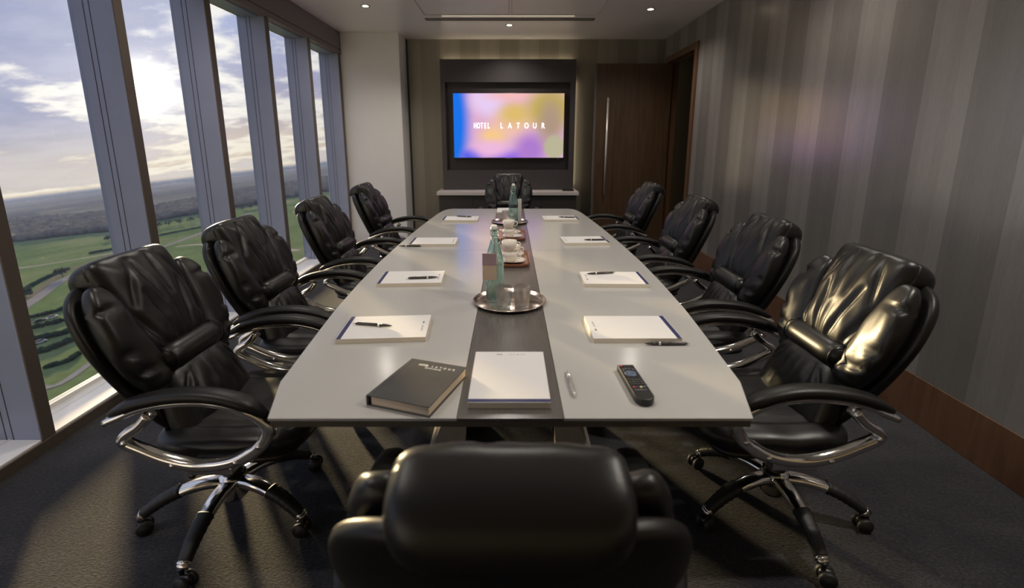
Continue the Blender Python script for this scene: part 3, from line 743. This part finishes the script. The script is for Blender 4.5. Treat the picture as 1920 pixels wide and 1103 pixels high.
def rrect(w, h, r, n=8):
    out = []
    for cx_, cy_, a0 in ((w - r, h - r, 0), (-w + r, h - r, 90), (-w + r, -h + r, 180), (w - r, -h + r, 270)):
        for k in range(n + 1):
            a = R(a0 + 90 * k / n); out.append((cx_ + r * math.cos(a), cy_ + r * math.sin(a)))
    return out
def make_ctray():
    t = empty('serving_tray', (0, 0, 0), 'tray', 'tray')
    MB().prism(rrect(.110, .165, .05), 0, .006, .001).build('base', M['copper'], t)
    o_, i_ = rrect(.118, .173, .055), rrect(.110, .165, .05)
    n_ = len(o_); vs = [(x, y, .004) for x, y in i_] + [(x, y, .020) for x, y in o_] + [(x * 1.012, y * 1.01, .019) for x, y in o_] + [(x * 1.0, y, .0) for x, y in i_]
    fs = []
    for a in range(3):
        for k in range(n_): fs.append((a * n_ + k, a * n_ + (k + 1) % n_, (a + 1) * n_ + (k + 1) % n_, (a + 1) * n_ + k))
    MB().add(vs, fs, True).build('rim', M['copper'], t)
    return t
ct = make_ctray(); place(ct, (-.012, 2.64, ZT), 0, 'brown rounded serving tray with stacked cups, the nearer of the two', 'brown serving trays')
ct2 = copy_tree(ct); place(ct2, (-.012, 3.34, ZT), 0, 'brown rounded serving tray with stacked cups, next to the farther round tray', 'brown serving trays')
def make_saucer():
    o = MB().lathe([(0, .002), (.022, .002), (.026, 0), (.030, .001), (.050, .007), (.071, .014), (.072, .0155), (.050, .0095), (.030, .0045), (.024, .004), (0, .004)], 40).build('saucer', M['white_china'])
    tag(o, 'saucer', 'saucer'); return o
def make_cup():
    c = empty('coffee_cup', (0, 0, 0), 'cup', 'cup')
    MB().lathe([(0, .002), (.020, .002), (.022, 0), (.024, .001), (.034, .014), (.040, .034), (.0425, .058), (.0405, .058), (.038, .036), (.032, .016), (.020, .006), (0, .005)], 36).build('bowl', M['white_china'], c)
    MB().tube(smooth_path([(.040, 0, .048), (.054, 0, .050), (.062, 0, .040), (.057, 0, .026), (.038, 0, .020)], 4), .0032, .0045, up=(0, 1, 0), n=10).build('handle', M['white_china'], c)
    return c
sa, cu = make_saucer(), make_cup()
first = [True, True]
zt = ZT + .006
cups = [(-.004, 2.575, 0, 'nearer tray front stack'), (.0, 2.705, 0, 'nearer tray rear stack'), (-.020, 3.245, 0, 'farther tray front stack'), (-.012, 3.40, 0, 'farther tray rear stack')]
def cup_at(x, y, z, rz, lab):
    c = cu if first[0] else copy_tree(cu); first[0] = False
    place(c, (x, y, z), R(rz), lab, 'white coffee cups on the serving trays')
def saucer_at(x, y, z, lab):
    c = sa if first[1] else copy_tree(sa); first[1] = False
    place(c, (x, y, z), 0, lab, 'white saucers on the serving trays')
saucer_at(.014, 2.575, zt, 'white saucer under the front cups of the nearer serving tray')
cup_at(.000, 2.575, zt + .0042, -25, 'white coffee cup at the bottom of the front stack on the nearer serving tray')
cup_at(-.006, 2.577, zt + .0042 + .0585, -10, 'white coffee cup topmost on the nearer serving tray')
saucer_at(.010, 2.725, zt, 'white saucer at the back of the nearer serving tray')
cup_at(.018, 2.725, zt + .0042, -20, 'white coffee cup standing alone behind the stack on the nearer serving tray')
saucer_at(.014, 3.27, zt, 'white saucer under the stacked cups of the farther serving tray')
cup_at(-.008, 3.27, zt + .0042, -25, 'white coffee cup at the bottom of the stack on the farther serving tray')
cup_at(-.012, 3.272, zt + .0042 + .0585, -10, 'white coffee cup topmost on the farther serving tray')
saucer_at(.006, 3.42, zt, 'white saucer at the back of the farther serving tray')

# ------------------------------------------------------------------ outside: falling parkland far below, seen from a high floor
H0 = 55.
NP = Vector((-.11445, -.00849, .99339)).normalized()
CAM = Vector((0, 0, 1.40))
G0 = CAM - NP * H0
EX = Vector((1, 0, 0)); EX = (EX - NP * EX.dot(NP)).normalized(); EY = NP.cross(EX).normalized()
GM = Matrix((EX, EY, NP)).transposed().to_4x4(); GM.translation = G0       # ground frame: x east, y north, z up from the turf
def ground_mat():
    m, nt, b, out = new_mat('parkland_turf')
    mp = coords(nt)
    n1 = N(nt, 'ShaderNodeTexNoise', Scale=.012, Detail=6.0, Roughness=.6); nt.links.new(mp.outputs[0], n1.inputs['Vector'])
    n2 = N(nt, 'ShaderNodeTexNoise', Scale=.25, Detail=5.0); nt.links.new(mp.outputs[0], n2.inputs['Vector'])
    r1 = ramp(nt, [(.35, (.080, .125, .050)), (.5, (.120, .165, .070)), (.68, (.180, .205, .105))])
    nt.links.new(n1.outputs['Fac'], r1.inputs[0])
    mx = N(nt, 'ShaderNodeMixRGB', blend_type='OVERLAY'); mx.inputs[0].default_value = .35
    nt.links.new(r1.outputs[0], mx.inputs[1]); nt.links.new(n2.outputs['Fac'], mx.inputs[2])
    nt.links.new(mx.outputs[0], b.inputs['Base Color']); b.inputs['Roughness'].default_value = .9
    return m
M['turf'] = ground_mat()
def plain_mat():
    m, nt, b, out = new_mat('far_country')
    mp = coords(nt)
    vo = N(nt, 'ShaderNodeTexVoronoi', Scale=.0035); nt.links.new(mp.outputs[0], vo.inputs['Vector'])
    n2 = N(nt, 'ShaderNodeTexNoise', Scale=.008, Detail=8.0, Roughness=.75); nt.links.new(mp.outputs[0], n2.inputs['Vector'])
    r1 = ramp(nt, [(.38, (.060, .060, .055)), (.5, (.120, .115, .105)), (.56, (.085, .095, .075)), (.66, (.25, .24, .23))])
    nt.links.new(n2.outputs['Fac'], r1.inputs[0])
    mx = N(nt, 'ShaderNodeMixRGB', blend_type='SOFT_LIGHT'); mx.inputs[0].default_value = .6
    bw = nt.nodes.new('ShaderNodeRGBToBW'); nt.links.new(vo.outputs['Color'], bw.inputs[0])
    nt.links.new(r1.outputs[0], mx.inputs[1]); nt.links.new(bw.outputs[0], mx.inputs[2])
    nt.links.new(mx.outputs[0], b.inputs['Base Color']); b.inputs['Roughness'].default_value = .9
    return m
M['plain'] = plain_mat()
M['wood_c'] = simple('bare_woodland', (.15, .135, .105), .95, var=.5, nscale=.06)
M['hedge'] = simple('hedge', (.030, .042, .024), .95, var=.5, nscale=1.)
M['bush'] = simple('bush', (.055, .070, .035), .95, var=.5, nscale=.6)
M['bark'] = simple('bark', (.10, .085, .07), .9)
M['road'] = simple('asphalt', (.22, .21, .215), .9, var=.1, nscale=.5)
M['pathm'] = simple('gravel_path', (.36, .33, .30), .9, var=.1, nscale=.5)
M['verge'] = simple('verge', (.15, .14, .10), .9, var=.2, nscale=.5)
F_, S_, C_ = 897.41, math.sin(R(12.259)), math.cos(R(12.259))
def at(px, py):
    # where a sight line from the room meets the falling ground, in ground coordinates
    u = 460 - py; d_ = Vector((px - 957, F_ * C_ + u * S_, -F_ * S_ + u * C_)); t = -H0 / d_.dot(NP)
    q = d_ * t; return Vector((q.dot(EX), q.dot(EY)))
def gobj(o, kind=None):
    o.matrix_world = GM
    if kind: o['kind'] = kind
    return o
S = 14000
gobj(MB().add([(-S, -S, 0), (S, -S, 0), (S, S, 0), (-S, S, 0)], [(0, 1, 2, 3)], False).build('ground_turf', M['turf']), 'structure')
def sheet(name, pix, z, mat):
    p = [at(*q) for q in pix]; return gobj(MB().add([(v_.x, v_.y, z) for v_ in p], [tuple(range(len(p)))], False).build(name, mat))
# far country: from the woods to the horizon
fa = [at(-500, 520), at(0, 442), at(210, 420), at(400, 392), at(620, 345), at(760, 322)]
far_ring = [(p.x, p.y, .25) for p in fa]
far_out = [(p.x * 60, p.y * 60, .25) for p in fa]
mbf = MB(); nf = len(fa)
mbf.add(far_ring + [(max(-S, x), min(S, y), z) for x, y, z in [(p[0] / max(1, abs(p[0]) / S, abs(p[1]) / S), p[1] / max(1, abs(p[0]) / S, abs(p[1]) / S), .25) for p in far_out]], [(i, i + 1, nf + i + 1, nf + i) for i in range(nf - 1)], False)
gobj(mbf.build('ground_far_country', M['plain']), 'structure')
def ribbon(name, pix, w, mat, label, cat, z=.12, group=None):
    P = [Vector((*at(*q), z)) for q in pix]; P = [Vector(p) for p in smooth_path(P, 5)]; vs = []; n_ = len(P)
    for i in range(n_):
        t = (P[min(i + 1, n_ - 1)] - P[max(i - 1, 0)]); t.z = 0; t.normalize(); sd = Vector((-t.y, t.x, 0))
        vs += [tuple(P[i] + sd * w / 2), tuple(P[i] - sd * w / 2)]
    o = MB().add(vs, [(2 * i, 2 * i + 1, 2 * i + 3, 2 * i + 2) for i in range(n_ - 1)], False).build(name, mat)
    gobj(o); o['kind'] = 'structure'; return o
ribbon('ground_road_lower', [(20, 690), (90, 728), (190, 668), (300, 600)], 2.6, M['road'], '', '')
ribbon('ground_road_middle', [(-60, 640), (60, 566), (128, 520), (240, 478), (330, 455), (470, 400)], 7., M['road'], '', '')
ribbon('ground_verge', [(-60, 610), (55, 556), (128, 508), (240, 468), (330, 447)], 5., M['verge'], '', '')
ribbon('ground_footpath', [(-80, 512), (35, 503), (100, 494), (230, 472)], 4., M['pathm'], '', '')
ribbon('ground_footpath_far', [(330, 463), (372, 459), (420, 462), (560, 470)], 4., M['pathm'], '', '')
ribbon('ground_road_distant', [(-100, 425), (0, 408), (60, 399), (130, 387), (220, 381), (300, 364), (380, 354), (450, 340), (560, 331), (700, 310)], 45., M['road'], '', '')
ribbon('ground_river', [(-60, 395), (40, 388), (110, 374), (200, 366)], 70., M['pathm'], '', '')
ribbon('ground_car_park', [(560, 395), (590, 415), (600, 440)], 14., M['pathm'], '', '')
def blob(bm, c, r, h, sub=1, jit=.25):
    o = len(bm.verts); res = bmesh.ops.create_icosphere(bm, subdivisions=sub, radius=1)
    for v_ in res['verts']:
        k = 1 + jit * noise.noise(v_.co * 1.7 + Vector(c) * .37); v_.co = Vector((c[0] + v_.co.x * r * k, c[1] + v_.co.y * r * k, c[2] + h * .45 + v_.co.z * h * .55 * k))
def scatter(name, quad, n, r0, r1, h0, h1, mat, label, cat, sub=1):
    # quad in sight lines: (near-left, near-right, far-right, far-left), evenly on the ground
    bm = bmesh.new()
    for a, b_, c, d_ in [q for q in quad for _ in range(n)]:
        u, v_ = random.random(), random.random()
        px = (a[0] * (1 - u) + b_[0] * u) * (1 - v_) + (d_[0] * (1 - u) + c[0] * u) * v_
        py = (a[1] * (1 - u) + b_[1] * u) * (1 - v_) + (d_[1] * (1 - u) + c[1] * u) * v_
        p = at(px, py); blob(bm, (p.x, p.y, 0), random.uniform(r0, r1), random.uniform(h0, h1), sub)
    o = MB().bm(bm, True).build(name, mat); gobj(o); tag(o, label, cat, kind='stuff'); return o
scatter('woodland', [[(-120, 470), (240, 430), (240, 399), (-120, 424)], [(240, 424), (620, 358), (620, 333), (240, 399)]], 1450, 5, 10, 7, 11, M['wood_c'], 'wide brown belt of leafless woods beyond the green park', 'woodland')
scatter('woodland', [[(-120, 397), (700, 299), (700, 296), (-120, 392)]], 700, 20, 40, 12, 20, M['wood_c'], 'thin far line of woods close under the horizon', 'woodland')
def hedge(pix, w, h, label, n=60):
    P = [Vector((*at(*q), 0)) for q in pix]; P = [Vector(p) for p in smooth_path(P, 6)]; bm = bmesh.new()
    for i in range(len(P) - 1):
        L_ = (P[i + 1] - P[i]).length; k = max(2, int(L_ / (w * .45)))
        for j in range(min(k, 40)):
            p = P[i].lerp(P[i + 1], j / min(k, 40)); blob(bm, (p.x + random.uniform(-.2, .2) * w, p.y + random.uniform(-.2, .2) * w, 0), w * random.uniform(.5, .7), h * random.uniform(.8, 1.15))
    o = MB().bm(bm, True).build('hedge', M['hedge']); gobj(o); return tag(o, label, 'hedge')
hedge([(90, 690), (130, 678), (150, 664)], 1.8, 1.5, 'short clipped hedge just above the lowest grey path, nearest window')
hedge([(40, 668), (100, 655), (180, 618), (260, 585)], 2.4, 2., 'dark hedge crossing the view above the lowest path')
hedge([(40, 642), (110, 630), (190, 600), (250, 572)], 3.2, 2.2, 'broad dark hedge in the middle of the striped planting')
hedge([(40, 622), (110, 606), (180, 583), (240, 556)], 2.2, 2., 'dark hedge third up from the lowest path')
hedge([(20, 604), (90, 590), (150, 570), (220, 548)], 2.0, 1.8, 'dark hedge beside the parked cars below the window')
hedge([(40, 548), (90, 521), (130, 505)], 2.4, 1.8, 'low hedge along the upper side of the middle road')
hedge([(300, 442), (340, 434), (385, 425), (470, 405)], 2., 1.6, 'thin dark hedge line across the green field in the second window')
hedge([(170, 476), (215, 468), (240, 462)], 3., 2., 'dark hedge by the path at the right of the nearest window')
def tree(x, y, h, r, label, leafy=False):
    p = at(x, y); t = empty('park_tree', (0, 0, 0), label, 'tree', 'trees in the park below the windows')
    t.matrix_world = GM @ Matrix.Translation((p.x, p.y, 0))
    rs = random.Random(int(x * 7 + y)); tk = MB(); tk.tube([(0, 0, 0), (0, 0, h * .35), (0, 0, h * .6)], [h * .03, h * .022, h * .012], n=6)
    for k in range(16):
        a = rs.uniform(0, 6.28); e = rs.uniform(.25, 1.1); s0 = Vector((0, 0, h * rs.uniform(.25, .5))); L_ = r * rs.uniform(.8, 1.15)
        d_ = Vector((math.cos(a) * math.cos(e), math.sin(a) * math.cos(e), math.sin(e))); m1 = s0 + d_ * L_ * .55; e1 = s0 + d_ * L_ + Vector((0, 0, -.05 * h))
        tk.tube([s0, m1, e1], [h * .012, h * .008, h * .003], n=4)
        for q in range(5):
            dd = Vector((rs.uniform(-1, 1), rs.uniform(-1, 1), rs.uniform(-.2, 1))).normalized(); tk.tube([m1, m1 + dd * r * .45], [h * .006, h * .002], n=3)
    tk.build('branches', M['bark'], t)
    bm = bmesh.new()
    for k in range(26 if leafy else 12):
        a = rs.uniform(0, 6.28); rr = r * rs.uniform(.2, .85); blob(bm, (rr * math.cos(a), rr * math.sin(a), h * rs.uniform(.3, .7)), r * (.3 if leafy else .16), h * (.28 if leafy else .16), 1, .6)
    MB().bm(bm, True).build('foliage', M['bush'], t); return t
tree(118, 520, 8, 5, 'big bare spreading tree beside the middle road, below the nearest window')
tree(50, 560, 6, 3.6, 'small bushy tree at the left edge of the nearest window', True)
tree(205, 452, 6, 4, 'round dark tree at the field edge near the first window post', True)
for (x, y) in ((298, 429), (318, 425), (338, 422), (358, 418), (378, 413)):
    tree(x, y, 9, 5.5, 'bushy tree in the row behind the thin hedge, second window', x % 4 == 0)
for (x, y) in ((470, 392), (482, 388), (455, 394)):
    tree(x, y, 9, 5, 'tree in the row seen through the third window', True)
def car(x, y, colr, label):
    p = at(x, y); e = empty('parked_car', (0, 0, 0), label, 'car', 'cars parked below the windows'); e.matrix_world = GM @ Matrix.Translation((p.x, p.y, 0)) @ Matrix.Rotation(R(70), 4, 'Z')
    MB().box(-2.1, 2.1, -.85, .85, .3, .85, .15).build('body', colr, e); MB().box(-1.2, 1.0, -.75, .75, .8, 1.4, .2).build('cabin', M['tvbody'], e)
    for a in (-1.3, 1.3):
        for s_ in (-.8, .8): MB().lathe([(0, -.1), (.32, -.1), (.32, .1), (0, .1)], 14, Matrix.Translation((a, s_, .32)) @ Matrix.Rotation(R(90), 4, 'X')).build('wheel', M['rubber'], e)
car(74, 604, M['tvbody'], 'dark car parked below the window by the striped hedges')
car(98, 597, M['credtop'], 'pale car parked beside the dark car')
car(75, 644, M['credtop'], 'white vehicle parked beside the hedge below the window')

# ground haze lying over the low country
hm = bpy.data.materials.new('ground_haze'); hm.use_nodes = True; hn = hm.node_tree
for n in list(hn.nodes): hn.nodes.remove(n)
ho = hn.nodes.new('ShaderNodeOutputMaterial'); hv = hn.nodes.new('ShaderNodeVolumeScatter')
hv.inputs['Color'].default_value = (.42, .56, 1., 1); hv.inputs['Density'].default_value = .00017; hv.inputs['Anisotropy'].default_value = -.25
hn.links.new(hv.outputs[0], ho.inputs['Volume'])
hz = gobj(MB().box(-12000, -60, -3000, 13000, 1., 52.).build('ground_haze', hm)); hz['kind'] = 'structure'
# ------------------------------------------------------------------ sky
SUN = Vector((-.5909, .8024, .0834)).normalized()
w = bpy.data.worlds.new('sky'); SC.world = w; w.use_nodes = True; nt = w.node_tree
for n in list(nt.nodes): nt.nodes.remove(n)
for k in ('turf', 'plain', 'wood_c', 'hedge', 'bush', 'bark', 'road', 'pathm', 'verge'):
    M[k].node_tree.nodes['Principled BSDF'].inputs['Specular IOR Level'].default_value = .0
out = nt.nodes.new('ShaderNodeOutputWorld'); bg = nt.nodes.new('ShaderNodeBackground'); nt.links.new(bg.outputs[0], out.inputs[0])
tc = nt.nodes.new('ShaderNodeTexCoord')
def vm(op, a, b_=None):
    n = N(nt, 'ShaderNodeVectorMath', operation=op); nt.links.new(a, n.inputs[0])
    if b_ is not None:
        if hasattr(b_, 'is_linked'): nt.links.new(b_, n.inputs[1])
        else: n.inputs[1].default_value = b_
    return n
def mt(op, a, b_=None, c=None):
    n = N(nt, 'ShaderNodeMath', operation=op)
    for i, q in enumerate((a, b_, c)):
        if q is None: continue
        if hasattr(q, 'is_linked'): nt.links.new(q, n.inputs[i])
        else: n.inputs[i].default_value = q
    return n.outputs[0]
def mr(v_, a, b_, c=0., d_=1., it='SMOOTHSTEP'):
    n = N(nt, 'ShaderNodeMapRange', interpolation_type=it); nt.links.new(v_, n.inputs[0])
    for i, q in enumerate((a, b_, c, d_)): n.inputs[i + 1].default_value = q
    return n.outputs[0]
def mixc(f_, a, b_, mode='MIX'):
    n = N(nt, 'ShaderNodeMixRGB', blend_type=mode)
    for i, q in enumerate((f_, a, b_)):
        if hasattr(q, 'is_linked'): nt.links.new(q, n.inputs[i])
        else: n.inputs[i].default_value = (*q, 1) if isinstance(q, tuple) else q
    return n.outputs[0]
D = vm('NORMALIZE', tc.outputs['Generated']).outputs[0]
el = vm('DOT_PRODUCT', D, tuple(NP)).outputs['Value']
sd = vm('DOT_PRODUCT', D, tuple(SUN)).outputs['Value']
gradn = ramp(nt, [(0., (.30, .25, .30)), (.03, (.50, .38, .35)), (.09, (.42, .38, .48)), (.24, (.44, .48, .70)), (.45, (.50, .61, .86)), (1., (.38, .50, .78))])
nt.links.new(mt('MAXIMUM', el, 0.), gradn.inputs[0]); skyc = gradn.outputs[0]
# clouds laid on a high flat layer
den = mt('ADD', mt('MAXIMUM', el, 0.), .16)
sc = N(nt, 'ShaderNodeVectorMath', operation='SCALE'); nt.links.new(D, sc.inputs[0]); nt.links.new(mt('DIVIDE', 1., den), sc.inputs['Scale'])
mpn = nt.nodes.new('ShaderNodeMapping'); mpn.inputs['Scale'].default_value = (1., 1., .6); mpn.inputs['Location'].default_value = (3.1, .7, 0); nt.links.new(sc.outputs[0], mpn.inputs[0])
n1 = N(nt, 'ShaderNodeTexNoise', Scale=.42, Detail=9.0, Roughness=.5, Distortion=.2); nt.links.new(mpn.outputs[0], n1.inputs['Vector'])
n2 = N(nt, 'ShaderNodeTexNoise', Scale=2.3, Detail=9.0, Roughness=.6); nt.links.new(mpn.outputs[0], n2.inputs['Vector'])
cm = mt('ADD', mt('MULTIPLY', n1.outputs['Fac'], .72), mt('MULTIPLY', n2.outputs['Fac'], .28))
body = mr(cm, .465, .53); rim = mt('MULTIPLY', mr(cm, .42, .47), mt('SUBTRACT', 1., mr(cm, .47, .515)))
near = mr(sd, .80, 1.)
cloudc = mixc(mr(n2.outputs['Fac'], .35, .65), (.33, .35, .52), (.47, .47, .62))
skyc = mixc(mt('MULTIPLY', body, .85), skyc, cloudc)
skyc = mixc(mt('MULTIPLY', rim, mr(sd, .70, 1., .35, .9)), skyc, (1.05, .98, .90))
# glow round the sun and warm band under it
g1 = mt('POWER', mt('MAXIMUM', sd, 0.), 2200.); g2 = mt('POWER', mt('MAXIMUM', sd, 0.), 110.)
skyc = mixc(1., skyc, mixc(mt('MULTIPLY', g2, .26), (0., 0., 0.), (1., .90, .72)), 'ADD')
skyc = mixc(1., skyc, mixc(g1, (0., 0., 0.), (3., 2.7, 2.1)), 'ADD')
low = mt('MULTIPLY', mt('SUBTRACT', 1., mr(el, .02, .13)), mr(sd, .80, 1.)); skyc = mixc(mt('MULTIPLY', low, .5), skyc, (1.0, .84, .62))
nt.links.new(skyc, bg.inputs[0]); bg.inputs[1].default_value = .78
sl_ = bpy.data.lights.new('sun', 'SUN'); sl_.energy = 10.; sl_.color = (1., .74, .40); sl_.angle = R(3.5)
so = bpy.data.objects.new('sun', sl_); COL.objects.link(so); so.rotation_euler = SUN.to_track_quat('Z', 'Y').to_euler(); so.location = (-20, 27, 6)

# ------------------------------------------------------------------ camera, render look
cd_ = bpy.data.cameras.new('camera'); cam = bpy.data.objects.new('camera', cd_); COL.objects.link(cam); SC.camera = cam
cd_.sensor_fit = 'HORIZONTAL'; cd_.sensor_width = 36.; cd_.lens = 897.41 / 1920 * 36
cd_.shift_x = 3 / 1920; cd_.shift_y = -(551.5 - 460) / 1920
cd_.clip_start = .05; cd_.clip_end = 40000
cam.location = CAM; cam.rotation_euler = (R(90 - 12.259), 0, 0)
cd_.dof.use_dof = True; cd_.dof.focus_distance = 2.4; cd_.dof.aperture_fstop = 2.2
SC.view_settings.view_transform = 'Standard'; SC.view_settings.look = 'None'; SC.view_settings.gamma = 1.; SC.view_settings.use_curve_mapping = False
SC.view_settings.exposure = 0.5
SC.cycles.use_denoising = True
SC.cycles.max_bounces = 12; SC.cycles.transparent_max_bounces = 16; SC.cycles.sample_clamp_indirect = 8.
SC.cycles.caustics_reflective = False; SC.cycles.caustics_refractive = False
